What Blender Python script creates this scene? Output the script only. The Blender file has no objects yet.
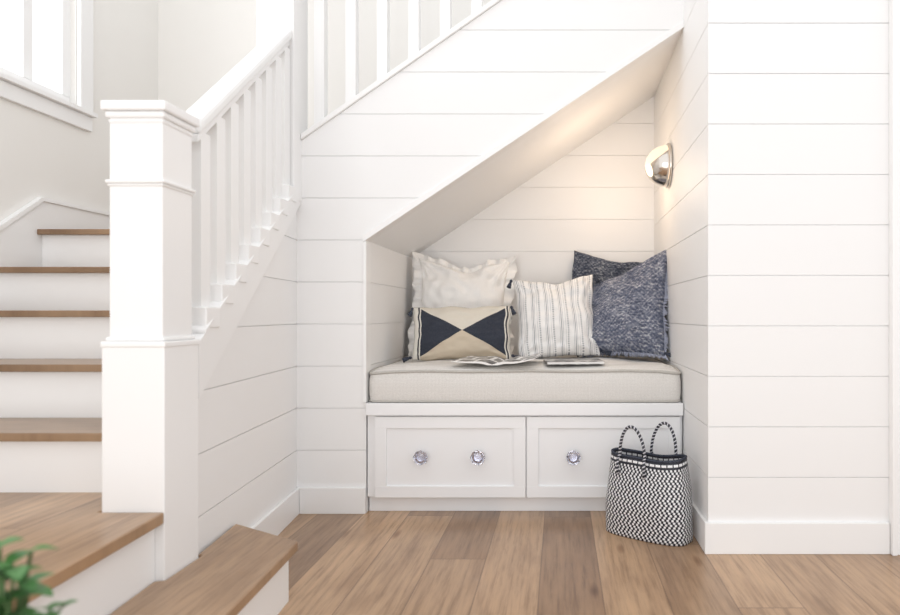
import bpy, bmesh, math, random
from mathutils import Vector, Matrix, noise
random.seed(4)
S = bpy.context.scene; COL = S.collection
PI = math.pi
S.view_settings.view_transform = 'Standard'
S.view_settings.look = 'None'

# ---------------------------------------------------------------- materials
class NT:
    def __init__(s, name, rough=.5, col=(.8,.8,.8), metal=0, spec=.5):
        s.m = bpy.data.materials.new(name); s.m.use_nodes = True
        s.t = s.m.node_tree; s.b = s.t.nodes['Principled BSDF']
        s.b.inputs['Base Color'].default_value = (*col,1); s.b.inputs['Roughness'].default_value = rough
        s.b.inputs['Metallic'].default_value = metal
        s.b.inputs['Specular IOR Level'].default_value = spec
    def n(s, typ, **kw):
        nd = s.t.nodes.new(typ)
        for k,v in kw.items(): setattr(nd,k,v)
        return nd
    def link(s,a,b): s.t.links.new(a,b)
    def put(s, sock, v):
        if hasattr(v,'is_output'): s.link(v,sock)
        else:
            if isinstance(v,tuple) and len(v)==3 and sock.type=='RGBA': v=(*v,1)
            sock.default_value = v
    def math(s, op, a, b=0., c=None):
        nd = s.n('ShaderNodeMath', operation=op); s.put(nd.inputs[0],a); s.put(nd.inputs[1],b)
        if c is not None: s.put(nd.inputs[2],c)
        return nd.outputs[0]
    def mix(s, f, a, b, blend='MIX'):
        nd = s.n('ShaderNodeMix', data_type='RGBA', blend_type=blend)
        s.put(nd.inputs[0],f); s.put(nd.inputs[6],a); s.put(nd.inputs[7],b); return nd.outputs[2]
    def coord(s, which='Object', scale=(1,1,1), rot=(0,0,0)):
        tc = s.n('ShaderNodeTexCoord'); mp = s.n('ShaderNodeMapping')
        mp.inputs['Scale'].default_value = scale; mp.inputs['Rotation'].default_value = rot
        s.link(tc.outputs[which], mp.inputs[0]); return mp.outputs[0]
    def noise(s, vec, scale=5, detail=3, rough=.5):
        nd = s.n('ShaderNodeTexNoise'); s.link(vec, nd.inputs['Vector'])
        nd.inputs['Scale'].default_value=scale; nd.inputs['Detail'].default_value=detail; nd.inputs['Roughness'].default_value=rough
        return nd.outputs[0]
    def bump(s, h, strength=.2, dist=.01):
        nd = s.n('ShaderNodeBump'); nd.inputs['Strength'].default_value=strength; nd.inputs['Distance'].default_value=dist
        s.link(h, nd.inputs['Height']); s.link(nd.outputs[0], s.b.inputs['Normal'])
    def color(s, v): s.put(s.b.inputs['Base Color'], v)
    def ramp(s, f, stops):
        nd = s.n('ShaderNodeValToRGB'); e = nd.color_ramp.elements
        e[0].position, e[0].color = stops[0][0], (*stops[0][1],1)
        e[1].position, e[1].color = stops[-1][0], (*stops[-1][1],1)
        for p,c in stops[1:-1]:
            x = e.new(p); x.color = (*c,1)
        s.link(f, nd.inputs[0]); return nd.outputs[0]

def paint(name, col, rough=.45):
    t = NT(name, rough, col)
    nz = t.noise(t.coord('Object'), 60, 3)
    t.bump(nz, .04, .002)
    t.color(t.mix(t.noise(t.coord('Object'), 1.5, 2), tuple(c*.985 for c in col), col))
    return t.m
M_SHIP = paint('white_shiplap_paint', (.89,.889,.888), .5)
M_TRIM = paint('white_trim_paint', (.91,.909,.907), .35)
M_WALL = paint('warm_white_wall_paint', (.87,.855,.825), .6)
M_BENCH = paint('bench_paint', (.895,.90,.912), .3)

def wood(name, planks=True, tint=(1,1,1), along='Y'):
    t = NT(name, .28)
    tc = t.n('ShaderNodeTexCoord'); sp = t.n('ShaderNodeSeparateXYZ'); t.link(tc.outputs['Object'], sp.inputs[0])
    X, Y = (sp.outputs[0], sp.outputs[1]) if along=='Y' else (sp.outputs[1], sp.outputs[0])
    if planks:
        W, L = .195, 1.6
        xs = t.math('DIVIDE', t.math('ADD',X,.065), W); row = t.math('FLOOR', xs)
        wn = t.n('ShaderNodeTexWhiteNoise', noise_dimensions='1D'); t.link(row, wn.inputs['W'])
        ys = t.math('ADD', t.math('DIVIDE', Y, L), t.math('MULTIPLY', wn.outputs[0], 7.3)); cel = t.math('FLOOR', ys)
        cv = t.n('ShaderNodeCombineXYZ'); t.link(row, cv.inputs[0]); t.link(cel, cv.inputs[1])
        w2 = t.n('ShaderNodeTexWhiteNoise', noise_dimensions='2D'); t.link(cv.outputs[0], w2.inputs['Vector'])
        rnd = w2.outputs[0]
        fx = t.math('FRACT', xs); fy = t.math('FRACT', ys)
        ex = t.math('MINIMUM', fx, t.math('SUBTRACT',1.,fx)); ey = t.math('MINIMUM', fy, t.math('SUBTRACT',1.,fy))
        gap = t.math('MAXIMUM', t.math('LESS_THAN', ex, .010), t.math('LESS_THAN', ey, .0014))
    else:
        v = t.n('ShaderNodeValue'); v.outputs[0].default_value=.5; rnd = v.outputs[0]; gap=None
    off = t.math('MULTIPLY', rnd, 37.)
    g = t.n('ShaderNodeCombineXYZ'); t.link(t.math('ADD', t.math('MULTIPLY', X, 34.), off), g.inputs[0]); t.link(t.math('MULTIPLY', Y, 1.7), g.inputs[1]); t.link(off, g.inputs[2])
    grain = t.noise(g.outputs[0], 2.0, 7, .70)
    g2 = t.n('ShaderNodeCombineXYZ'); t.link(t.math('ADD', t.math('MULTIPLY', X, 6.5), off), g2.inputs[0]); t.link(t.math('MULTIPLY', Y, 1.7), g2.inputs[1]); t.link(off, g2.inputs[2])
    big = t.noise(g2.outputs[0], 1.3, 4, .55)
    vo = t.n('ShaderNodeTexVoronoi'); t.link(g2.outputs[0], vo.inputs['Vector']); vo.inputs['Scale'].default_value=.95
    knot = t.ramp(vo.outputs['Distance'], [(.0,(.28,.18,.12)),(.05,(.55,.45,.37)),(.11,(1,1,1)),(1,(1,1,1))])
    if planks: c = t.ramp(rnd, [(0,(.255,.155,.09)),(.22,(.42,.275,.165)),(.42,(.31,.20,.122)),(.62,(.50,.335,.205)),(.82,(.36,.232,.14)),(1,(.44,.29,.175))])
    else: c = t.ramp(rnd, [(0,(.44,.295,.18)),(1,(.44,.295,.18))])
    c = t.mix(.95, c, t.ramp(grain, [(.28,(.52,.46,.41)),(.5,(.98,.98,.98)),(.72,(1.22,1.2,1.18))]), 'MULTIPLY')
    c = t.mix(.75, c, t.ramp(big, [(.28,(.62,.56,.51)),(.52,(1,1,1)),(.8,(1.15,1.15,1.14))]), 'MULTIPLY')
    if planks: c = t.mix(.85, c, knot, 'MULTIPLY')
    c = t.mix(1., c, tint, 'MULTIPLY')
    if gap: c = t.mix(t.math('MULTIPLY',gap,.65), c, (.13,.07,.04))
    t.color(c); t.bump(grain, .12, .003)
    return t.m
M_FLOOR = wood('oak_floor_planks', True, (1.06,1.03,1.)); M_LAND = wood('oak_landing_planks', True, (1.,.98,.96))
M_TREAD = wood('oak_tread', False, (.72,.69,.67), 'X')
M_TREAD2 = wood('oak_tread_lower', False, (.88,.84,.82), 'Y')

def fabric(name, c1, c2, scale=400, rough=.95, bump=.4):
    t = NT(name, rough, c1, spec=.1)
    v = t.coord('Object')
    a = t.n('ShaderNodeTexWave', wave_type='BANDS', bands_direction='X'); t.link(v,a.inputs[0]); a.inputs['Scale'].default_value=scale/8; a.inputs['Distortion'].default_value=1.5
    b = t.n('ShaderNodeTexWave', wave_type='BANDS', bands_direction='Z'); t.link(v,b.inputs[0]); b.inputs['Scale'].default_value=scale/8; b.inputs['Distortion'].default_value=1.5
    h = t.math('MULTIPLY', a.outputs[1], b.outputs[1])
    nz = t.noise(v, scale*.5, 4)
    f = t.math('ADD', t.math('MULTIPLY',h,.4), t.math('MULTIPLY',nz,.7))
    t.color(t.mix(f, c1, c2)); t.bump(f, bump, .002)
    return t.m
M_CUSH = fabric('linen_cushion', (.60,.58,.55), (.93,.91,.88), 420)
M_CREAM = fabric('cream_cotton', (.89,.88,.865), (.98,.975,.96), 300, bump=.2)
M_PIPE = fabric('linen_piping', (.42,.40,.37), (.64,.62,.58), 420)

def uvs(t):
    tc = t.n('ShaderNodeTexCoord'); sp = t.n('ShaderNodeSeparateXYZ'); t.link(tc.outputs['UV'], sp.inputs[0]); return sp.outputs[0], sp.outputs[1], tc.outputs['UV']
t = NT('triangle_print', .95, spec=.1); u,v,_ = uvs(t)
au = t.math('ABSOLUTE', t.math('MULTIPLY', t.math('SUBTRACT', u, .52), 2.26))
av = t.math('ABSOLUTE', t.math('MULTIPLY', t.math('SUBTRACT', v, .5), 2.2))
dark = t.math('MULTIPLY', t.math('GREATER_THAN', au, av), t.math('LESS_THAN', au, .98))
top = t.math('GREATER_THAN', v, .5)
nz = t.noise(t.coord('Object'), 180, 4)
base = t.mix(top, (.62,.53,.41), (.73,.68,.59))
base = t.mix(t.math('GREATER_THAN', au, .98), base, (.80,.77,.70))
ln = t.math('LESS_THAN', t.math('ABSOLUTE', t.math('SUBTRACT', au, 1.03)), .02)
base = t.mix(ln, base, (.05,.05,.06))
c = t.mix(dark, base, (.026,.032,.050))
t.color(t.mix(t.math('MULTIPLY',nz,.3), c, t.mix(.5,c,(.3,.3,.3)))); t.bump(nz,.4,.003); M_TRI = t.m
t = NT('striped_cotton', .95, spec=.1); u,v,uv = uvs(t)
u = t.math('ADD', u, t.math('MULTIPLY', t.math('SUBTRACT', t.noise(uv, 2.5, 1), .5), .03))
f = t.math('FRACT', t.math('MULTIPLY', u, 6.))
l1 = t.math('LESS_THAN', t.math('ABSOLUTE', t.math('SUBTRACT', f, .25)), .022)
l2 = t.math('LESS_THAN', t.math('ABSOLUTE', t.math('SUBTRACT', f, .72)), .06)
dash = t.math('LESS_THAN', t.math('FRACT', t.math('MULTIPLY', v, 40.)), .5)
l2 = t.math('MULTIPLY', l2, dash)
l3 = t.math('LESS_THAN', t.math('ABSOLUTE', t.math('SUBTRACT', f, .36)), .014)
l4 = t.math('LESS_THAN', t.math('ABSOLUTE', t.math('SUBTRACT', f, .14)), .014)
l5 = t.math('LESS_THAN', t.math('ABSOLUTE', t.math('SUBTRACT', f, .55)), .010)
ln = t.math('MAXIMUM', t.math('MULTIPLY',l1,.85), t.math('MAXIMUM', t.math('MULTIPLY',l2,.7), t.math('MULTIPLY',t.math('MAXIMUM',t.math('MAXIMUM',l3,l5),l4),.6)))
nz = t.noise(t.coord('Object'), 200, 4)
t.color(t.mix(ln, t.mix(nz,(.80,.79,.775),(.95,.94,.93)), (.09,.105,.145))); t.bump(nz,.3,.003); M_STRIPE = t.m
def woven(name, stops, ku=150., kv=190.):
    t = NT(name, 1., spec=.05); u,v,uv = uvs(t)
    w1 = t.math('SINE', t.math('ADD', t.math('MULTIPLY', u, ku), t.math('MULTIPLY', t.noise(uv, 7, 2), 9.)))
    w2 = t.math('SINE', t.math('ADD', t.math('MULTIPLY', v, kv), t.math('MULTIPLY', t.noise(uv, 6, 2), 9.)))
    h = t.math('ADD', t.math('MULTIPLY', t.math('MULTIPLY', w1, w2), .5), .5)
    nz = t.noise(uv, 30, 4, .75)
    low = t.noise(uv, 4, 3, .6)
    sm = t.n('ShaderNodeMapping'); t.link(uv, sm.inputs[0]); sm.inputs['Scale'].default_value=(9,42,1)
    n2 = t.noise(sm.outputs[0], 1., 4, .7)
    f = t.math('ADD', t.math('MULTIPLY',h,.38), t.math('ADD', t.math('MULTIPLY',t.math('SUBTRACT',nz,.5),2.2), t.math('ADD', t.math('MULTIPLY',t.math('SUBTRACT',n2,.5),2.3), t.math('ADD', .30, t.math('MULTIPLY', t.math('SUBTRACT', low, .5), .8)))))
    t.color(t.ramp(f, stops)); t.bump(f,1.,.012); return t.m
M_BLUE = woven('blue_woven_chenille', [(.05,(.15,.175,.26)),(.4,(.28,.31,.42)),(.65,(.44,.465,.57)),(.95,(.88,.89,.94))], 120., 150.)
M_GREYBLUE = woven('dark_blue_knit', [(.05,(.07,.085,.125)),(.4,(.135,.16,.22)),(.65,(.225,.25,.315)),(.95,(.5,.53,.59))],120,140)
# basket weave: u along the rim, v up, both in metres
t = NT('black_white_weave', .4); u,v,uv = uvs(t)
ck = .0090
cv_ = t.math('FLOOR', t.math('DIVIDE', v, ck))
ush = t.math('ADD', t.math('DIVIDE', u, ck*2), t.math('MULTIPLY', t.math('PINGPONG', cv_, 2.), .33))
fu = t.math('FRACT', ush); fv = t.math('FRACT', t.math('DIVIDE', v, ck))
sq_ = t.math('MULTIPLY', t.math('GREATER_THAN', fu, .52), t.math('GREATER_THAN', fv, .12))
band = t.math('GREATER_THAN', v, .279)
dsh = t.math('MULTIPLY', t.math('LESS_THAN', t.math('MODULO', cv_, 2.), .5), t.math('GREATER_THAN', t.math('FRACT', t.math('DIVIDE', u, ck*3)), .2))
sq_ = t.mix(band, sq_, dsh)
hh = t.math('MULTIPLY', t.math('SINE', t.math('MULTIPLY', t.math('FRACT', t.math('MULTIPLY', ush, 2.)), PI)), t.math('SINE', t.math('MULTIPLY', fv, PI)))
c = t.mix(sq_, (.010,.012,.022), (.84,.84,.86))
t.color(c); t.bump(hh,.35,.003); M_WEAVE = t.m
t = NT('spiral_handle', .35); u,v,uv = uvs(t)
fr = t.math('FRACT', t.math('ADD', t.math('MULTIPLY', v, 70.), u))
t.color(t.mix(t.math('LESS_THAN', fr, .68), (.65,.65,.7), (.012,.014,.025))); M_HAND = t.m

M_CHROME = NT('polished_nickel', .14, (.74,.69,.63), 1).m
M_STEEL = NT('brushed_steel_knob', .2, (.66,.68,.76), 1).m
t = NT('clear_faceted_glass', .03, (.84,.87,1.)); t.b.inputs['Transmission Weight'].default_value=.93; M_GLASSK = t.m
t = NT('opal_lamp_glass', .15, (.5,.45,.4)); t.b.inputs['Emission Color'].default_value=(1,.78,.52,1); t.b.inputs['Emission Strength'].default_value=.85; M_OPAL = t.m
t = NT('window_glass', 0., (1,1,1)); t.b.inputs['Alpha'].default_value=.05; M_PANE = t.m
t = NT('green_leaf', .5); nz=t.noise(t.coord('Object'), 14, 3); t.color(t.mix(nz,(.025,.10,.025),(.12,.34,.08))); M_LEAF=t.m
M_STEM = paint('plant_stem', (.07,.14,.04), .6)
M_POT = paint('terracotta_pot', (.55,.5,.45), .7)
M_SOIL = paint('dark_soil', (.05,.035,.025), .9)
M_DARKYARN = fabric('dark_yarn', (.03,.035,.05), (.1,.11,.14), 200)
t = NT('magazine_pages', .35); u,v,uv = uvs(t)
br = t.n('ShaderNodeTexBrick'); t.link(uv, br.inputs['Vector']); br.inputs['Scale'].default_value=1
br.inputs['Brick Width'].default_value=.47; br.inputs['Row Height'].default_value=.45; br.inputs['Mortar Size'].default_value=.045
br.inputs['Color1'].default_value=(.05,.05,.06,1); br.inputs['Color2'].default_value=(.35,.33,.32,1); br.inputs['Mortar'].default_value=(.93,.925,.91,1)
nz = t.noise(uv, 6, 5)
inmask = t.math('LESS_THAN', br.outputs['Fac'], .5)
pc = t.mix(t.math('MULTIPLY',inmask,.5), br.outputs['Color'], t.ramp(nz,[(.35,(.04,.04,.045)),(.5,(.3,.29,.28)),(.65,(.8,.79,.77))]))
t.color(pc); M_PAGE=t.m
M_PAPER = paint('paper_edge', (.88,.87,.85), .6)
t = NT('magazine_cover', .3); nz=t.noise(t.coord('Object'), 22, 4); t.color(t.ramp(nz,[(.35,(.03,.03,.035)),(.5,(.16,.15,.15)),(.62,(.6,.58,.55))])); M_COVER=t.m

# ---------------------------------------------------------------- helpers
def link(name, bm, m, parent=None, smooth=False, angle=None):
    bmesh.ops.recalc_face_normals(bm, faces=bm.faces)
    me = bpy.data.meshes.new(name); bm.to_mesh(me); bm.free()
    ms = m if isinstance(m,(list,tuple)) else [m]
    for x in ms: me.materials.append(x)
    if smooth:
        for p in me.polygons: p.use_smooth = True
    o = bpy.data.objects.new(name, me); COL.objects.link(o)
    if parent is not None: o.parent = parent
    return o
def structure(name, bm, m, parent=None, smooth=False):
    o = link(name, bm, m, parent, smooth)
    if parent is None: o['kind']='structure'
    return o
def empty(name, loc, label, cat, group=None, rot=(0,0,0)):
    o = bpy.data.objects.new(name, None); COL.objects.link(o); o.location = loc; o.rotation_euler = rot
    o['label']=label; o['category']=cat
    if group: o['group']=group
    o.empty_display_size=.1
    return o
def box(bm, x0,x1,y0,y1,z0,z1, bev=0.):
    r = bmesh.ops.create_cube(bm, size=1)
    for v in r['verts']:
        v.co = Vector(((x0+x1)/2+v.co.x*(x1-x0),(y0+y1)/2+v.co.y*(y1-y0),(z0+z1)/2+v.co.z*(z1-z0)))
    if bev:
        es = list({e for v in r['verts'] for e in v.link_edges})
        bmesh.ops.bevel(bm, geom=es, offset=bev, segments=2, affect='EDGES', profile=.5)
def prism(bm, pts, vec, bev=0):
    vs = [bm.verts.new(p) for p in pts]; f = bm.faces.new(vs)
    r = bmesh.ops.extrude_face_region(bm, geom=[f], use_keep_orig=True)
    nv = [g for g in r['geom'] if isinstance(g,bmesh.types.BMVert)]
    bmesh.ops.translate(bm, verts=nv, vec=vec)
    if bev:
        allv = vs+nv
        es = list({e for v in allv for e in v.link_edges})
        bmesh.ops.bevel(bm, geom=es, offset=bev, segments=2, affect='EDGES', profile=.5)
def lathe(bm, prof, cx=0,cy=0, n=32, sx=1., sy=1., axis='Z'):
    rings=[]
    for r,z in prof:
        ring=[]
        for i in range(n):
            a=2*PI*i/n
            if axis=='Z': p=(cx+r*math.cos(a)*sx, cy+r*math.sin(a)*sy, z)
            elif axis=='Y': p=(cx+r*math.cos(a)*sx, z, cy+r*math.sin(a)*sy)
            else: p=(z, cx+r*math.cos(a)*sx, cy+r*math.sin(a)*sy)
            ring.append(bm.verts.new(p))
        rings.append(ring)
    for a,b in zip(rings,rings[1:]):
        for i in range(n):
            bm.faces.new((a[i],a[(i+1)%n],b[(i+1)%n],b[i]))
    bm.faces.new(rings[0]); bm.faces.new(rings[-1])
def tube(bm, pts, r, n=8, closed=False, uvl=None):
    pts=[Vector(p) for p in pts]; N=len(pts); rings=[]; up=None; L=0; Ls=[]
    for i,p in enumerate(pts):
        a = pts[(i-1)%N] if (closed or i>0) else p
        b = pts[(i+1)%N] if (closed or i<N-1) else p
        d=(b-a).normalized()
        if up is None:
            up = Vector((0,0,1)) if abs(d.z)<.9 else Vector((1,0,0))
        s = d.cross(up).normalized(); up = s.cross(d).normalized()
        rr = r[i] if isinstance(r,(list,tuple)) else r
        rings.append([bm.verts.new(p+(s*math.cos(2*PI*k/n)+up*math.sin(2*PI*k/n))*rr) for k in range(n)])
        if i: L+=(pts[i]-pts[i-1]).length
        Ls.append(L)
    M = N if closed else N-1
    for i in range(M):
        A=rings[i];B=rings[(i+1)%N]
        for k in range(n):
            f=bm.faces.new((A[k],A[(k+1)%n],B[(k+1)%n],B[k]))
            if uvl is not None:
                l1 = Ls[i]; l2 = Ls[i+1] if i+1<N else Ls[i]
                for lp,(uu,vv) in zip(f.loops,((k/n,l1),((k+1)/n,l1),((k+1)/n,l2),(k/n,l2))): lp[uvl].uv=(uu,vv)
    if not closed:
        bm.faces.new(rings[0]); bm.faces.new(rings[-1])

SP, Z0, GAP, DEP = .1815, .091, .0026, .005
def shiplap(name, O, D, N, poly, m=None, back=.05, zoff=0., parent=None):
    O=Vector(O);D=Vector(D);N=Vector(N).normalized()
    P=lambda u,z,dep: Vector((O.x+D.x*u-N.x*dep, O.y+D.y*u-N.y*dep, z))
    bm=bmesh.new()
    bm.faces.new([bm.verts.new(P(u,z,DEP)) for u,z in poly])
    zs=[p[1] for p in poly]; n=0
    while Z0+zoff+SP*n < max(zs):
        z=Z0+zoff+SP*n; n+=1
        if z<=min(zs)+.01: continue
        for q in (z-GAP/2,z+GAP/2):
            bmesh.ops.bisect_plane(bm, geom=bm.verts[:]+bm.edges[:]+bm.faces[:], plane_co=(0,0,q), plane_no=(0,0,1), dist=1e-5)
    kill=[]
    for f in bm.faces:
        zz=[v.co.z for v in f.verts]
        if max(zz)-min(zz) < GAP*1.05:
            c=(max(zz)+min(zz))/2; r=(c-Z0-zoff)/SP
            if abs(r-round(r))*SP<GAP*.3: kill.append(f)
    bmesh.ops.delete(bm, geom=kill, context='FACES')
    r=bmesh.ops.extrude_face_region(bm, geom=bm.faces[:])
    bmesh.ops.translate(bm, verts=[g for g in r['geom'] if isinstance(g,bmesh.types.BMVert)], vec=(N.x*DEP,N.y*DEP,0))
    prism(bm,[P(u,z,DEP+.0003) for u,z in poly], Vector((-N.x*back,-N.y*back,0)))
    return structure(name,bm,m or M_SHIP,parent)

# ---------------------------------------------------------------- constants
H=.856; YB=2.852; YP=2.374; YN=3.741; XL=-.838; XR=.533; XC=-1.137
SL=.669; SZ=lambda x: 1.178+SL*(x-XL)          # soffit line
CZ=lambda x: 1.595+.70*(x-XC)                  # curb line of upper flight
# ---------------------------------------------------------------- floor
bm=bmesh.new(); box(bm,-2.45,3.2,-.6,3.9,-.05,0); structure('floor',bm,M_FLOOR)
# ---------------------------------------------------------------- walls
shiplap('wall_front',(0,YB),(1,0),(0,-1),[(XC,0),(XL,0),(XL,SZ(XL)),(XR,SZ(XR)),(XR,CZ(XR)),(XC,CZ(XC))],back=.05)
shiplap('wall_niche_back',(0,YN),(1,0),(0,-1),[(XL-.06,0),(XR+.05,0),(XR+.05,SZ(XR)+.05),(XL-.06,SZ(XL))],back=.006,zoff=.036)
shiplap('wall_niche_left',(XL,0),(0,1),(1,0),[(YB+.058,0),(YN,0),(YN,SZ(XL)),(YB+.058,SZ(XL))],back=.04)
shiplap('wall_niche_right',(XR,0),(0,1),(-1,0),[(YP+.0094,0),(YN,0),(YN,3.2),(YP+.0094,3.2)],back=.05)
shiplap('wall_right',(0,YP),(1,0),(0,-1),[(XR,0),(1.6,0),(1.6,3.2),(XR,3.2)],back=.004)
# soffit
bm=bmesh.new(); prism(bm,[(XL,YB+.0,SZ(XL)+.001),(XR,YB,SZ(XR)+.001),(XR,YB,SZ(XR)+.06),(XL,YB,SZ(XL)+.06)],Vector((0,YN-YB,0)))
bmesh.ops.translate(bm,verts=bm.verts,vec=(0,.058,0)); structure('wall_niche_soffit',bm,M_TRIM)
bm=bmesh.new(); prism(bm,[(XL-.012,YB-.010,SZ(XL)-.008),(XR,YB-.010,SZ(XR)),(XR,YB-.010,SZ(XR)+.03),(XL-.012,YB-.010,SZ(XL)+.022)],Vector((0,.075,0)),.002)
structure('trim_1',bm,M_TRIM)
bm=bmesh.new(); box(bm,XL-.012,XL+.003,YB-.010,YB+.062,.48,SZ(XL)-.009,.002); structure('trim_2',bm,M_TRIM)
# angled stair side wall
dx,dy=.0986,-.9951
DN=(.9951,.0986)
LT=lambda u: 1.34-.731*u
shiplap('wall_side',(XC,YB),(dx,dy),DN,[(0.0,0),(.99,0),(.99,LT(.99)),(0.0,LT(0))],back=.07)
def SW(u,z,d=0): return Vector((XC+dx*u+DN[0]*d, YB+dy*u+DN[1]*d, z))
bm=bmesh.new(); box(bm,-2.42,1.65,YN+.02,YN+.12,0,3.3); structure('wall_back',bm,M_WALL)
WX=-2.29; wy0,wy1,wz0,wz1=1.55,3.125,1.835,3.05
bm=bmesh.new()
box(bm,WX-.1,WX,.0,wy0,0,3.3); box(bm,WX-.1,WX,wy1,YN+.02,0,3.3); box(bm,WX-.1,WX,wy0,wy1,0,wz0); box(bm,WX-.1,WX,wy0,wy1,wz1,3.3)
structure('wall_left',bm,M_WALL)
# window
w=bpy.data.objects.new('window_1',None); COL.objects.link(w); w['kind']='structure'; w.location=(WX,(wy0+wy1)/2,wz0)
def wchild(name,boxes,m,bev=.003):
    bm=bmesh.new()
    for b in boxes: box(bm,*b,bev)
    bmesh.ops.translate(bm,verts=bm.verts,vec=(-w.location.x,-w.location.y,-w.location.z))
    return link(name,bm,m,w)
wchild('casing',[(WX+.001,WX+.022,wy0-.09,wy0,wz0+.001,wz1),(WX+.001,WX+.022,wy1,wy1+.085,wz0+.001,wz1),(WX+.001,WX+.022,wy0-.09,wy1+.085,wz1+.001,wz1+.09)],M_TRIM)
wchild('sill',[(WX-.10,WX-.004,wy0+.001,wy1-.001,wz0+.0005,wz0+.006),(WX+.0005,WX+.04,wy0-.10,wy1+.09,wz0-.020,wz0)],M_TRIM,.001)
wchild('apron',[(WX+.001,WX+.018,wy0-.09,wy1+.085,wz0-.09,wz0-.021)],M_TRIM)
fr=[(WX-.07,WX-.03,wy0,wy1,wz0+.007,wz0+.05),(WX-.07,WX-.03,wy0,wy1,wz1-.05,wz1)]
for y in (wy0,2.20,2.85,wy1-.05): fr.append((WX-.068,WX-.028,y,y+.05,wz0+.0505,wz1-.0505))
wchild('sash',fr,M_TRIM,0)
bm=bmesh.new(); x=WX-.05
bm.faces.new([bm.verts.new(p) for p in ((x,wy0,wz0+.03),(x,wy1,wz0+.03),(x,wy1,wz1-.03),(x,wy0,wz1-.03))])
bmesh.ops.translate(bm,verts=bm.verts,vec=(-w.location.x,-w.location.y,-w.location.z)); link('pane',bm,M_PANE,w)
# right casing
bm=bmesh.new(); box(bm,1.182,1.6,YP-.022,YP-.001,0,3.2,.002); box(bm,1.182,1.2,YP-.030,YP-.0225,0,3.2,.002); structure('trim_3',bm,M_TRIM)
# baseboards
BH=.112; BT=.014
def bb(name,segs):
    bm=bmesh.new()
    for s in segs: box(bm,*s,.002)
    structure(name,bm,M_TRIM)
bb('baseboard_front',[(XC+.016,XL,YB-BT,YB-.0005,0,BH)])
bb('baseboard_right',[(XR-BT,1.18,YP-BT,YP-.0005,0,BH)])
bb('baseboard_niche',[(XR-BT,XR-.0005,YP,YB-.002,0,BH)])
bm=bmesh.new(); prism(bm,[SW(.0,0,.0005),SW(.69,0,.0005),SW(.69,0,BT),SW(.0,0,BT)],Vector((0,0,BH)),.002); structure('baseboard_side',bm,M_TRIM)
bm=bmesh.new(); prism(bm,[(WX+.001,1.0,.05),(WX+.001,1.82,.05),(WX+.001,2.9,.85),(WX+.001,YN,.95),(WX+.001,YN,1.355),(WX+.001,2.895,1.355),(WX+.001,1.75,.55),(WX+.001,1.0,.55)],Vector((.018,0,0))); 
prism(bm,[(WX+.001,YN,1.3555),(WX+.001,2.895,1.3555),(WX+.001,1.75,.551),(WX+.001,1.75,.570),(WX+.001,2.89,1.372),(WX+.001,YN,1.372)],Vector((.026,0,0)))
structure('baseboard_left',bm,M_TRIM)
bm=bmesh.new(); box(bm,WX+.03,-1.3,YN,YN+.019,1.234,1.355,.002); structure('baseboard_back',bm,M_TRIM)

# ---------------------------------------------------------------- staircase
R=.1745; TX=WX+.0195
st=empty('staircase',(-1.6,1.7,0),'white staircase with oak treads turning at a landing on the left','staircase')
def sc(name,bm,m,par=None):
    bmesh.ops.translate(bm,verts=bm.verts,vec=(1.6,-1.7,0)); return link(name,bm,m,par or st)
bp=[(-1.060,2.160),(-1.030,1.877),(-1.016,1.870),(-1.016,1.698),(-1.040,1.69),(-1.002,1.10),(-.735,1.10),(-.790,1.990)]
bm=bmesh.new(); prism(bm,[(x,y,R-.030) for x,y in bp],Vector((0,0,.030)),.004); sc('tread',bm,M_TREAD2)
ip=[(-1.060,2.130),(-1.030,1.877),(-1.016,1.870),(-1.016,1.698),(-1.040,1.69),(-1.002,1.12),(-.757,1.12),(-.812,1.975)]
bm=bmesh.new(); prism(bm,[(x,y,0) for x,y in ip],Vector((0,0,R-.030))); sc('riser',bm,M_TRIM)
lp=[(TX,1.890),(-1.187,1.890),(-1.187,1.697),(-1.018,1.697),(-.972,1.0),(TX,1.0)]
bm=bmesh.new(); prism(bm,[(x,y,2*R-.030) for x,y in lp],Vector((0,0,.030)),.004); sc('landing',bm,M_LAND)
lp2=[(TX,1.888),(-1.187,1.888),(-1.187,1.698),(-1.042,1.698),(-1.003,1.02),(TX,1.02)]
bm=bmesh.new(); prism(bm,[(x,y,0) for x,y in lp2],Vector((0,0,2*R-.030))); sc('landing_base',bm,M_TRIM)
ys=[1.856,2.108,2.360,2.612,2.864]
for i,y in enumerate(ys):
    z=R*(3+i)+(.008 if i==4 else 0); y2 = ys[i+1]+.03 if i<4 else 3.74
    xr = -1.187
    wxr = lambda yy: XC+dx*((YB-yy)/.9951)-.09
    a=min(xr,wxr(y)); b=min(xr,wxr(y2))
    if i==4: a=b=-1.277
    bm=bmesh.new()
    prism(bm,[(TX,y,z-.024),(a,y,z-.024),(b,y2,z-.024),(TX,y2,z-.024)],Vector((0,0,.024)),.003); sc('tread' if i<4 else 'upper_landing',bm,M_TREAD)
    bm=bmesh.new()
    prism(bm,[(TX,y+.03,z-R),(a-.001,y+.03,z-R),(a-.001,y+.045,z-R),(TX,y+.045,z-R)],Vector((0,0,R-.024))); sc('riser',bm,M_TRIM)
# stringer on the side wall
ST=lambda u: LT(u)+.085+.075*u
bm=bmesh.new()
prism(bm,[SW(0,LT(0)-.005,.016),SW(.985,LT(.985)-.005,.016),SW(.985,ST(.985),.016),SW(0,ST(0),.016)],Vector((-DN[0]*.094,-DN[1]*.094,0)),.002)
sc('stringer',bm,M_TRIM)

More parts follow.
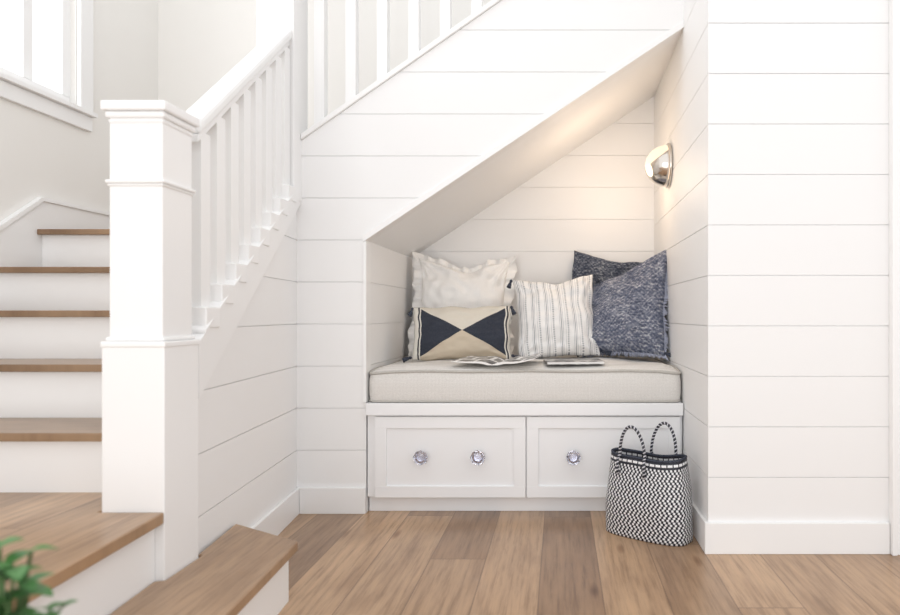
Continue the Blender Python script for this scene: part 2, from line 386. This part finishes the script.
# ---------------------------------------------------------------- lower railing
rl=empty('stair_railing',(-1.1,1.78,0),'white railing with square balusters beside the lower flight, ending in the big boxed newel post','railing','white stair railings')
def rc(name,bm,m=M_TRIM,par=None):
    bmesh.ops.translate(bm,verts=bm.verts,vec=(1.1,-1.78,0)); return link(name,bm,m,par or rl)
cx,cy=-1.0995,1.78
def sq(bm,h,z0,z1,bev=.003): box(bm,cx-h,cx+h,cy-h,cy+h,z0,z1,bev)
bm=bmesh.new(); sq(bm,.081,0,.785); rc('newel_post',bm)
bm=bmesh.new(); sq(bm,.069,.785,1.40); rc('newel_shaft',bm)
bm=bmesh.new(); sq(bm,.084,.772,.788,.004); sq(bm,.076,.788,.799,.005); rc('base_moulding',bm)
bm=bmesh.new(); sq(bm,.073,1.190,1.197,.003); sq(bm,.077,1.197,1.207,.004); rc('collar_moulding',bm)
bm=bmesh.new(); sq(bm,.072,1.352,1.366,.006); sq(bm,.077,1.366,1.384,.006); sq(bm,.084,1.384,1.410,.005)
rc('newel_cap',bm)
HZ=lambda u: 2.12-.735*u
def sloped(bm,u0,u1,f,za,zb,d0,d1,bev=.004):
    prism(bm,[SW(u0,f(u0)+za,d0),SW(u1,f(u1)+za,d0),SW(u1,f(u1)+zb,d0),SW(u0,f(u0)+zb,d0)],Vector((DN[0]*(d1-d0),DN[1]*(d1-d0),0)),bev)
bm=bmesh.new(); sloped(bm,.08,.94,HZ,-.048,0,-.066,.006,.012); sloped(bm,.08,.94,HZ,-.072,-.0485,-.056,-.006,.003); rc('handrail',bm)
bm=bmesh.new(); sloped(bm,.08,.95,ST,.001,.013,-.072,.020,.003); rc('base_rail',bm)
for i in range(8):
    u=.115+i*.111
    zb=ST(u)+.018; zt=HZ(u)-.07
    bm=bmesh.new(); a=SW(u,0,-.030)
    box(bm,a.x-.026,a.x+.026,a.y-.026,a.y+.026,zb-.01,zt); b=rc('baluster',bm)
    bm=bmesh.new(); box(bm,a.x-.036,a.x+.050,a.y-.040,a.y+.040,zb-.04,zb+.022,.004); rc('shoe',bm,M_TRIM,b)
# ---------------------------------------------------------------- upper railing
ur=empty('stair_railing',(XC,YB,1.2),'white railing of square balusters climbing above the shiplap wall over the reading nook','railing','white stair railings')
def uc(name,bm,m=M_TRIM,par=None):
    bmesh.ops.translate(bm,verts=bm.verts,vec=(-XC,-YB,-1.2)); return link(name,bm,m,par or ur)
bm=bmesh.new(); box(bm,-1.276,XC+.020,2.770,2.925,1.345,2.9,.003); uc('newel_post',bm)
bm=bmesh.new(); prism(bm,[(XC+.022,YB-.014,CZ(XC+.022)+.001),(XR-.001,YB-.014,CZ(XR)+.001),(XR-.001,YB-.014,CZ(XR)+.026),(XC+.022,YB-.014,CZ(XC+.022)+.026)],Vector((0,.10,0)),.003); uc('base_rail',bm)
bm=bmesh.new(); prism(bm,[(XC+.022,YB-.006,CZ(XC)+.86),(XR-.001,YB-.006,CZ(XR)+.86),(XR-.001,YB-.006,CZ(XR)+.92),(XC+.022,YB-.006,CZ(XC)+.92)],Vector((0,.07,0)),.006); uc('handrail',bm)
for i in range(12):
    x=-1.045+i*.1365
    bm=bmesh.new(); box(bm,x-.022,x+.022,YB+.010,YB+.054,CZ(x)+.015,CZ(x)+.87); uc('baluster',bm)

# ---------------------------------------------------------------- bench
bn=empty('storage_bench',(-.15,YB,0),'white built-in bench with two panelled drawers in the nook','bench')
def bc(name,bm,m=M_BENCH,par=None):
    bmesh.ops.translate(bm,verts=bm.verts,vec=(.15,-YB,0)); return link(name,bm,m,par or bn)
bx0,bx1=XL+.005,XR-.004
bm=bmesh.new(); box(bm,bx0,bx1,YB+.004,YN-.015,.07,.425,.002); bc('carcass',bm)
bm=bmesh.new(); box(bm,bx0,bx1,YB+.030,YB+.045,0,.072,.002); bc('toe_kick',bm)
bm=bmesh.new(); box(bm,bx0,bx1,YB-.026,YN-.015,.425,.478,.003); bc('seat_board',bm)
for (a,b) in ((-.797,-.148),(-.143,.518)):
    z0,z1=.070,.418; rw=.050
    bm=bmesh.new()
    box(bm,a+.02,b-.02,YB-.004,YB+.003,z0+.02,z1-.02)
    y0,y1=YB-.014,YB+.003
    box(bm,a,b,y0,y1,z1-rw,z1,.002); box(bm,a,b,y0,y1,z0,z0+rw,.002); box(bm,a,a+rw,y0+.0004,y1,z0+rw-.002,z1-rw+.002,0); box(bm,b-rw,b,y0+.0004,y1,z0+rw-.002,z1-rw+.002,0)
    d=bc('drawer',bm)
    for s in (-1,1):
        kx=(a+b)/2+s*.122+(.0 if a<-.5 else -.008) ; kz=.248
        bm=bmesh.new(); lathe(bm,[(.016,YB-.004),(.020,YB-.007),(.011,YB-.012),(.009,YB-.022),(.016,YB-.026)],kx,kz,16,axis='Y')
        nf=len(bm.faces)
        lathe(bm,[(.014,YB-.025),(.028,YB-.033),(.032,YB-.042),(.024,YB-.051),(.010,YB-.053)],kx,kz,8,axis='Y')
        bm.faces.ensure_lookup_table()
        for f in bm.faces[nf:]: f.material_index=1
        bc('knob',bm,[M_STEEL,M_GLASSK],d)

# ---------------------------------------------------------------- seat cushion
cu=empty('seat_cushion',(-.152,3.275,.4785),'long pale grey beige linen seat cushion with piping on the bench','cushion')
W2,D2,T=.679,.435,.152
def rr(hx,hy,r,n=8,per=14):
    pts=[]
    for q,(sx,sy) in enumerate(((1,1),(-1,1),(-1,-1),(1,-1))):
        for i in range(n+1):
            a=PI/2*q+PI/2*i/n; pts.append((sx*(hx-r)+r*math.cos(a), sy*(hy-r)+r*math.sin(a)))
    out=[]
    for i,p in enumerate(pts):
        q=pts[(i+1)%len(pts)]; L=math.dist(p,q)
        out.append(p)
        if L>.1:
            k=int(L/.05)
            for j in range(1,k): out.append((p[0]+(q[0]-p[0])*j/k,p[1]+(q[1]-p[1])*j/k))
    return out
def wob(x,y): return noise.noise(Vector((x*4,y*4,1.3)))*.009
def cornr(x,y): return -.018*(abs(x)/W2)**10*(abs(y)/D2)**4
bm=bmesh.new(); base=rr(W2,D2,.045)
levels=[(0.006,.968),(.001,.982),(.008,.994),(.035,1.004),(.07,1.008),(.105,1.003),(.126,.992),(.136,.982),(.140,.970)]
rings=[]
for z,s in levels:
    rings.append([bm.verts.new((x*(1-(1-min(1,s))*.6),y*s,z+((wob(x,y)*.7+cornr(x,y)) if z>.1 else 0))) for x,y in base])
for k in range(1,9):
    s=1-k/9
    rings.append([bm.verts.new((x*.982*(s**.6 if s>0 else 0),y*.970*s,.142+.020*(1-s**3)**.7+wob(x*s,y*s)*1.3+cornr(x,y)*s**6)) for x,y in base])
n=len(base)
for a,b in zip(rings,rings[1:]):
    for i in range(n): bm.faces.new((a[i],a[(i+1)%n],b[(i+1)%n],b[i]))
bm.faces.new(rings[0]); bm.faces.new(rings[-1])
link('cushion_body',bm,M_CUSH,cu,True)
for z in (.0065,.135):
    bm=bmesh.new(); tube(bm,[(x*.995,y*.991,z+((wob(x,y)*.7+cornr(x,y)) if z>.1 else 0)) for x,y in base],.006,8,True); link('piping',bm,M_PIPE,cu,True)
CT=.478+.152

# ---------------------------------------------------------------- pillows
def pillow(w,h,t,dip=0,pinch=.10,seed=0,wr=.006,n=52,ex=.42,slump=0,sag=0):
    bm=bmesh.new(); uvl=bm.loops.layers.uv.new('UVMap')
    def P(u,v,s):
        x=u*w/2*(1-pinch*(1-v*v)*abs(u)**2); z=v*h/2*(1-pinch*(1-u*u)*abs(v)**2)
        f=max(0,(1-u**4)*(1-v**4))
        e=max(0,(1-u*u)*(1-v*v))**ex
        y=s*t/2*(e*.85+f*.15*e)*(1-sag*v*.35)
        nz=noise.noise(Vector((u*2.2+seed,v*2.2,s*3)))*wr*2+noise.noise(Vector((u*6+seed,v*6,s*3)))*wr
        cr=0
        for cu_,cv__ in ((-1,1),(1,1),(-1,-1),(1,-1)):
            du,dv=u-cu_,v-cv__; r_=math.hypot(du,dv)
            if r_<1.1: cr+=math.sin(math.atan2(dv,du)*14+seed)*math.exp(-((r_-.35)/.28)**2)
        y+=(nz-s*wr*.55*cr)*min(1,e*2)
        z-=dip*math.exp(-(u/.42)**2)*max(0,(v+.2)/1.2)**1.5
        z-=slump*((1-u)/2)**1.2*max(0,(v+1)/2)**1.3
        x+=noise.noise(Vector((v*2.5,seed,u)))*.010*abs(u); z+=noise.noise(Vector((u*2.5,seed+4,v)))*.010*abs(v)
        return Vector((x,y,z+h/2))
    g=[[None]*(n+1) for _ in range(n+1)]; b=[[None]*(n+1) for _ in range(n+1)]
    f=lambda i: math.sin((2*i/n-1)*PI/2)*.55+(2*i/n-1)*.45
    for i in range(n+1):
        for j in range(n+1):
            g[i][j]=bm.verts.new(P(f(i),f(j),-1))
            b[i][j]=g[i][j] if i in(0,n) or j in (0,n) else bm.verts.new(P(f(i),f(j),1))
    for i in range(n):
        for j in range(n):
            for q,G in ((0,g),(1,b)):
                fc=bm.faces.new((G[i][j],G[i+1][j],G[i+1][j+1],G[i][j+1]))
                for lp,(a,c) in zip(fc.loops,((i,j),(i+1,j),(i+1,j+1),(i,j+1))): lp[uvl].uv=((f(a)+1)/2,(f(c)+1)/2)
    def edge(k=160):
        out=[]
        for s in range(4):
            for i in range(k//4):
                q=-1+2*i/(k//4)
                u,v=((q,-1),(1,q),(-q,1),(-1,-q))[s]; out.append(P(u,v,-1))
        return out
    return bm,edge
def ruffle(edge,w,h,width=.046,waves=30,amp=.018):
    bm=bmesh.new(); pts=edge(480); n=len(pts); a=[];m_=[];b=[]
    c=Vector((0,0,h/2))
    for i,p in enumerate(pts):
        d=(p-c); d=Vector((d.x/w,0,d.z/h)); mx=max(abs(d.x),abs(d.z)); o=Vector((d.x if abs(d.x)>.93*mx else 0,0,d.z if abs(d.z)>.93*mx else 0)).normalized()
        ph=2*PI*waves*i/n+noise.noise(p*20)*2
        wd_=width*(1 if abs(o.x)>.5 else .55)
        a.append(bm.verts.new(p)); m_.append(bm.verts.new(p+o*wd_*.5+Vector((0,math.sin(ph)*amp*.6,0)))); b.append(bm.verts.new(p+o*wd_*(1+.18*math.sin(ph*.5))+Vector((0,math.sin(ph)*amp,0))))
    for i in range(n):
        j=(i+1)%n; bm.faces.new((a[i],a[j],m_[j],m_[i])); bm.faces.new((m_[i],m_[j],b[j],b[i]))
    return bm
def tassels(p,w,h,corners):
    for sx,sz in corners:
        bm=bmesh.new(); x=sx*w/2*1.01; z=h if sz else .006
        lathe(bm,[(.003,0),(.007,-.004),(.008,-.010),(.005,-.013),(.010,-.03),(.012,-.045)],0,0,10)
        bmesh.ops.rotate(bm,verts=bm.verts,matrix=Matrix.Rotation(-sx*(PI*.12 if sz else PI*.40),3,'Y')); bmesh.ops.translate(bm,verts=bm.verts,vec=(x,0,z+(0 if sz else .012)))
        link('tassel',bm,M_DARKYARN,p,True)
def place(e,x,y,z,lean,yaw,roll=0):
    e.rotation_mode='XYZ'
    e.matrix_world=Matrix.Translation((x,y,z))@Matrix.Rotation(yaw,4,'Z')@Matrix.Rotation(lean,4,'X')@Matrix.Rotation(roll,4,'Y')
RD=math.radians
G='throw pillows on the bench'
p=empty('throw_pillow',(0,0,0),'large cream pillow with ruffled edges leaning at the left back','pillow',G)
bm,ed=pillow(.49,.51,.19,dip=.045,seed=2,wr=.014,sag=.1); link('pillow_body',bm,M_CREAM,p,True)
link('ruffle',ruffle(ed,.5,.5),M_CREAM,p,True)
place(p,-.535,3.55,CT+.024,RD(-9),RD(4),RD(2))
p=empty('lumbar_pillow',(0,0,0),'small rectangular pillow with black and cream triangles in front of the ruffled pillow','pillow',G)
bm,ed=pillow(.475,.265,.16,seed=5,pinch=.04,wr=.006,sag=.2,ex=.36); link('pillow_body',bm,M_TRI,p,True)
bm=bmesh.new(); tube(bm,ed(240),.0035,6,True); link('piping',bm,M_PIPE,p,True)
tassels(p,.475,.265,((1,1),(-1,1),(1,0),(-1,0)))
place(p,-.475,3.19,CT+.008,RD(-13),RD(2),RD(-1))
p=empty('throw_pillow',(0,0,0),'cream pillow with thin blue grey vertical stripes beside the triangle patterned pillow','pillow',G)
bm,ed=pillow(.41,.43,.20,seed=9,wr=.012,pinch=.07,dip=.03,sag=.7); link('pillow_body',bm,M_STRIPE,p,True)
tassels(p,.42,.43,((1,1),(-1,1),(1,0)))
place(p,-.002,3.25,CT+.012,RD(-18),RD(2),RD(-4))
p=empty('throw_pillow',(0,0,0),'darker grey blue knitted pillow with one pointed corner rising behind the striped and blue pillows','pillow',G)
bm,ed=pillow(.44,.53,.13,seed=13,wr=.007,dip=.01,pinch=.07); link('pillow_body',bm,M_GREYBLUE,p,True)
place(p,.212,3.605,CT+.034,RD(-8),RD(-2),RD(9))
p=empty('throw_pillow',(0,0,0),'large mottled blue woven pillow leaning against the right nook wall','pillow',G)
bm,ed=pillow(.42,.55,.27,seed=21,wr=.016,dip=.015,pinch=.08,slump=.19,sag=.8); link('pillow_body',bm,M_BLUE,p,True)
bm=bmesh.new(); pts=ed(260)
for i,q in enumerate(pts[0:130]):
    c=Vector((0,0,.265)); d=(q-c).normalized()
    e2=q+d*random.uniform(.012,.024)+Vector((random.uniform(-.006,.006),random.uniform(-.008,.008),random.uniform(-.004,.004)))
    tube(bm,[q-d*.004,(q+e2)/2,e2],[.004,.0035,.002],4)
link('fringe',bm,M_BLUE,p)
tassels(p,.40,.55,((-1,0),(1,0)))
place(p,.314,3.27,CT+.022,RD(-14),RD(-22),RD(-1))

# ---------------------------------------------------------------- magazines
mg=empty('magazine',(-.27,2.970,CT+.009),'open magazine lying face up on the cushion below the pillows','magazine','magazines on the bench',(0,0,RD(-10)))
def page(sgn,w,d,th,name,lift):
    bm=bmesh.new(); uvl=bm.loops.layers.uv.new('UVMap'); n=18; topv=[];bot=[]
    for i in range(n+1):
        s=i/n; x=sgn*w*s; z=th*math.sin(min(1,s*2.6)*PI/2)*(1-.55*s)+.002+lift*max(0,s-.45)**1.5*2.4
        topv.append([bm.verts.new((x,y,z*(1+.5*k))) for k,y in enumerate((-d/2,d/2))]); bot.append([bm.verts.new((x,y,max(0.,z*(1+.5*k)-.003-th*.5*(1-s)))) for k,y in enumerate((-d/2,d/2))])
    for i in range(n):
        f=bm.faces.new((topv[i][0],topv[i+1][0],topv[i+1][1],topv[i][1]))
        for lp,(a,b) in zip(f.loops,((i,0),(i+1,0),(i+1,1),(i,1))): lp[uvl].uv=(a/n+.03,b+(.0 if sgn>0 else .5))
        bm.faces.new((bot[i][0],bot[i+1][0],bot[i+1][1],bot[i][1]))
        for k in (0,1):
            f=bm.faces.new((topv[i][k],topv[i+1][k],bot[i+1][k],bot[i][k])); f.material_index=1
    f=bm.faces.new((topv[n][0],topv[n][1],bot[n][1],bot[n][0])); f.material_index=1
    f=bm.faces.new((topv[0][0],topv[0][1],bot[0][1],bot[0][0])); f.material_index=1
    return link(name,bm,[M_PAGE,M_PAPER],mg)
page(-1,.185,.25,.018,'page_block',.006); page(1,.185,.25,.018,'page_block',.022)
m2=empty('magazine',(.055,2.970,CT+.010),'closed dark magazine lying in front of the striped pillow','magazine','magazines on the bench',(0,0,RD(6)))
bm=bmesh.new(); box(bm,-.12,.13,-.09,.09,.002,.012); link('page_block',bm,M_PAPER,m2)
bm=bmesh.new(); box(bm,-.123,.133,-.093,.093,.012,.0135); box(bm,-.123,.133,-.093,.093,0,.002); box(bm,-.123,-.121,-.093,.093,.002,.012); link('cover',bm,M_COVER,m2)

# ---------------------------------------------------------------- wall sconce
sz_=1.582; sy_=3.21
sc_=empty('wall_sconce',(XR,sy_,sz_),'polished nickel wall sconce with glowing opal dome in the nook','wall lamp')
bm=bmesh.new(); lathe(bm,[(.098,-.001),(.106,-.003),(.108,-.012),(.102,-.018),(.096,-.018)],0,0,48,axis='X'); link('backplate',bm,M_CHROME,sc_,True)
KS=.75; K0=.012
def dome(sel,r,name,m,off=0):
    bm=bmesh.new(); n=72; K=30; rings=[]
    for k in range(K+1):
        a=PI/2*k/K; rad=max(.0005,r*math.cos(a)); x=-.016-r*1.05*math.sin(a)
        rings.append([bm.verts.new((x,rad*math.cos(2*PI*i/n),rad*math.sin(2*PI*i/n))) for i in range(n)])
    for a,b in zip(rings,rings[1:]):
        for i in range(n): bm.faces.new((a[i],a[(i+1)%n],b[(i+1)%n],b[i]))
    bm.faces.new(rings[-1])
    if sel:
        bmesh.ops.bisect_plane(bm,geom=bm.verts[:]+bm.edges[:]+bm.faces[:],plane_co=(-.08,0,K0),plane_no=(-KS,0,1),clear_outer=True)
    return link(name,bm,m,sc_,True)
dome(True,.100,'bowl',M_CHROME)
dome(False,.097,'lamp_shade',M_OPAL)

# ---------------------------------------------------------------- basket
bk=empty('woven_basket',(.345,2.575,0),'black and white woven tote basket with two looped handles on the floor','basket',None,(0,0,-math.atan2(.175,.25)))
bm=bmesh.new(); uvl=bm.loops.layers.uv.new('UVMap')
HB=.308; NL=26; rings=[]
def bring(z,inset=0):
    s=z/HB; hx=.174*(1+.05*math.sin(s*PI*.9)-.14*s)-inset; hy=.082*(1+.20*math.sin(s*PI)-.24*s)-inset
    pts=[]; N=96; e=3.2
    for i in range(N):
        a=2*PI*i/N; c,q=math.cos(a),math.sin(a)
        x=hx*math.copysign(abs(c)**(2/e),c); y=hy*math.copysign(abs(q)**(2/e),q)
        y+= (noise.noise(Vector((x*6,s*2.0,5)))*.016)*s
        x+= noise.noise(Vector((y*6,s*2.5,9)))*.008*s
        zz=z + (.012*abs(x/hx)**2-.006)*s**3*1.0 + noise.noise(Vector((x*8,y*8,2)))*.008*s**3
        pts.append(Vector((x,y,zz)))
    return pts
allp=[bring(HB*i/NL) for i in range(NL+1)]
def perim(pts):
    L=[0]
    for i in range(len(pts)): L.append(L[-1]+(pts[(i+1)%len(pts)]-pts[i]).length)
    return L
PL=perim(allp[8]); sc2=round(PL[-1]/.054)*.054/PL[-1]
rings=[[bm.verts.new(q) for q in P_] for P_ in allp]
inner=[[bm.verts.new(q) for q in bring(HB*i/NL,.005)] for i in range(NL,1,-1)]
rings_all=rings+inner; zz=[HB*i/NL for i in range(NL+1)]+[HB*i/NL for i in range(NL,1,-1)]
N=96
for k in range(len(rings_all)-1):
    a,b=rings_all[k],rings_all[k+1]
    for i in range(N):
        f=bm.faces.new((a[i],a[(i+1)%N],b[(i+1)%N],b[i]))
        for lp,(ii,kk) in zip(f.loops,((i,k),(i+1,k),(i+1,k+1),(i,k+1))): lp[uvl].uv=(PL[ii]*sc2,zz[kk])
bm.faces.new(rings[0]); bm.faces.new(inner[-1])
link('basket_body',bm,M_WEAVE,bk,True)
bm=bmesh.new(); uvl=bm.loops.layers.uv.new('UVMap'); tube(bm,[q+Vector((0,0,.001)) for q in bring(HB,.0025)],.0045,8,True,uvl); link('rim',bm,M_DARKYARN,bk,True)
for s,dxh in ((-1,-.035),(1,.032)):
    bm=bmesh.new(); uvl=bm.loops.layers.uv.new('UVMap')
    hw=.054; y0=s*(.082*.76+.004); pts=[]
    for i in range(4): pts.append((-hw-.003+dxh,s*(.082*.86+.010),HB-.07+i*.02))
    for i in range(21):
        a=PI*i/20; pts.append((-hw*math.cos(a)*(1-.12*math.sin(a))+dxh,y0+s*.010*math.sin(a),HB+.005+.114*math.sin(a)**.85))
    for i in range(4): pts.append((hw+.003+dxh,s*(.082*.86+.010),HB-.01-i*.02))
    tube(bm,pts,.0062,8,False,uvl); link('handle',bm,M_HAND,bk,True)

# ---------------------------------------------------------------- plant in the foreground
pl=empty('potted_plant',(-.675,.80,0),'leafy green plant at the bottom left corner beside the landing','plant')
bm=bmesh.new(); lathe(bm,[(.052,0),(.055,.01),(.056,.30),(.058,.305),(.058,.33),(.052,.33),(.051,.30)],0,0,32); link('pot',bm,M_POT,pl,True)
bm=bmesh.new(); lathe(bm,[(.049,.301),(.047,.312)],0,0,24); link('soil',bm,M_SOIL,pl,True)
bs=bmesh.new(); bl=bmesh.new()
def leaf(bm,p,d,L,Wd):
    d=d.normalized(); s=d.cross(Vector((0,0,1)));  s=s.normalized() if s.length>.01 else Vector((1,0,0)); nrm=s.cross(d)
    rows=[]
    for i in range(7):
        q=i/6; w=Wd*math.sin(PI*min(1,q*.93+.05))**.8
        c=p+d*L*q-Vector((0,0,1))*L*.25*q*q
        rows.append([bm.verts.new(c-s*w+nrm*w*.3),bm.verts.new(c),bm.verts.new(c+s*w+nrm*w*.3)])
    for a,b in zip(rows,rows[1:]):
        bm.faces.new((a[0],a[1],b[1],b[0])); bm.faces.new((a[1],a[2],b[2],b[1]))
for k in range(24):
    a=random.uniform(0,2*PI); rr_=random.uniform(.01,.070); hh=random.uniform(.50,.61)-rr_*1.2-.03*math.cos(a)
    tip=Vector((math.cos(a)*rr_,math.sin(a)*rr_,hh)); b0=Vector((math.cos(a)*.015,math.sin(a)*.015,.305))
    pts=[b0.lerp(tip,q/6)+Vector((math.cos(a),math.sin(a),0))*-.01*math.sin(PI*q/6) for q in range(7)]
    tube(bs,pts,.0022,5)
    for q in range(2,7):
        for z in range(2):
            an=random.uniform(0,2*PI)
            leaf(bl,pts[q],Vector((math.cos(an),math.sin(an),random.uniform(.0,.7))),random.uniform(.025,.045),random.uniform(.009,.014))
link('stem',bs,M_STEM,pl,True); link('foliage',bl,M_LEAF,pl,True)

# ---------------------------------------------------------------- light
wd=bpy.data.worlds.new('World'); S.world=wd; wd.use_nodes=True
wd.node_tree.nodes['Background'].inputs[0].default_value=(.99,.99,1,1); wd.node_tree.nodes['Background'].inputs[1].default_value=1.2
def area(name,loc,tgt,size,e,col=(1,1,1)):
    l=bpy.data.lights.new(name,'AREA'); l.energy=e; l.size=size; l.color=col; o=bpy.data.objects.new(name,l); COL.objects.link(o); o.location=loc
    o.rotation_euler=(Vector(tgt)-Vector(loc)).to_track_quat('-Z','Y').to_euler(); return o
area('room_fill_light',(-.8,-2.4,.75),(-.35,3.2,1.0),2.2,48,(1,.985,.965))  # added soft fill from behind the camera, brightens the nook
area('daylight_left_window',(WX-.5,2.3,2.6),(-.9,2.5,1.3),1.3,19,(1,.99,.97))
l=bpy.data.lights.new('sconce_light','POINT'); l.energy=3.1; l.color=(1,.75,.52); l.shadow_soft_size=.12
o=bpy.data.objects.new('sconce_light',l); COL.objects.link(o); o.location=(XR-.27,sy_+.05,sz_-.06)

# ---------------------------------------------------------------- camera
cd=bpy.data.cameras.new('Camera'); cam=bpy.data.objects.new('Camera',cd); COL.objects.link(cam)
cam.location=(0,0,H); cam.rotation_euler=(PI/2,0,0)
cd.sensor_width=36; cd.lens=26.4; cd.shift_x=-110/900; cd.shift_y=7.5/900; cd.clip_start=.02
cd.dof.use_dof=True; cd.dof.focus_distance=2.95; cd.dof.aperture_fstop=2.4
S.camera=cam
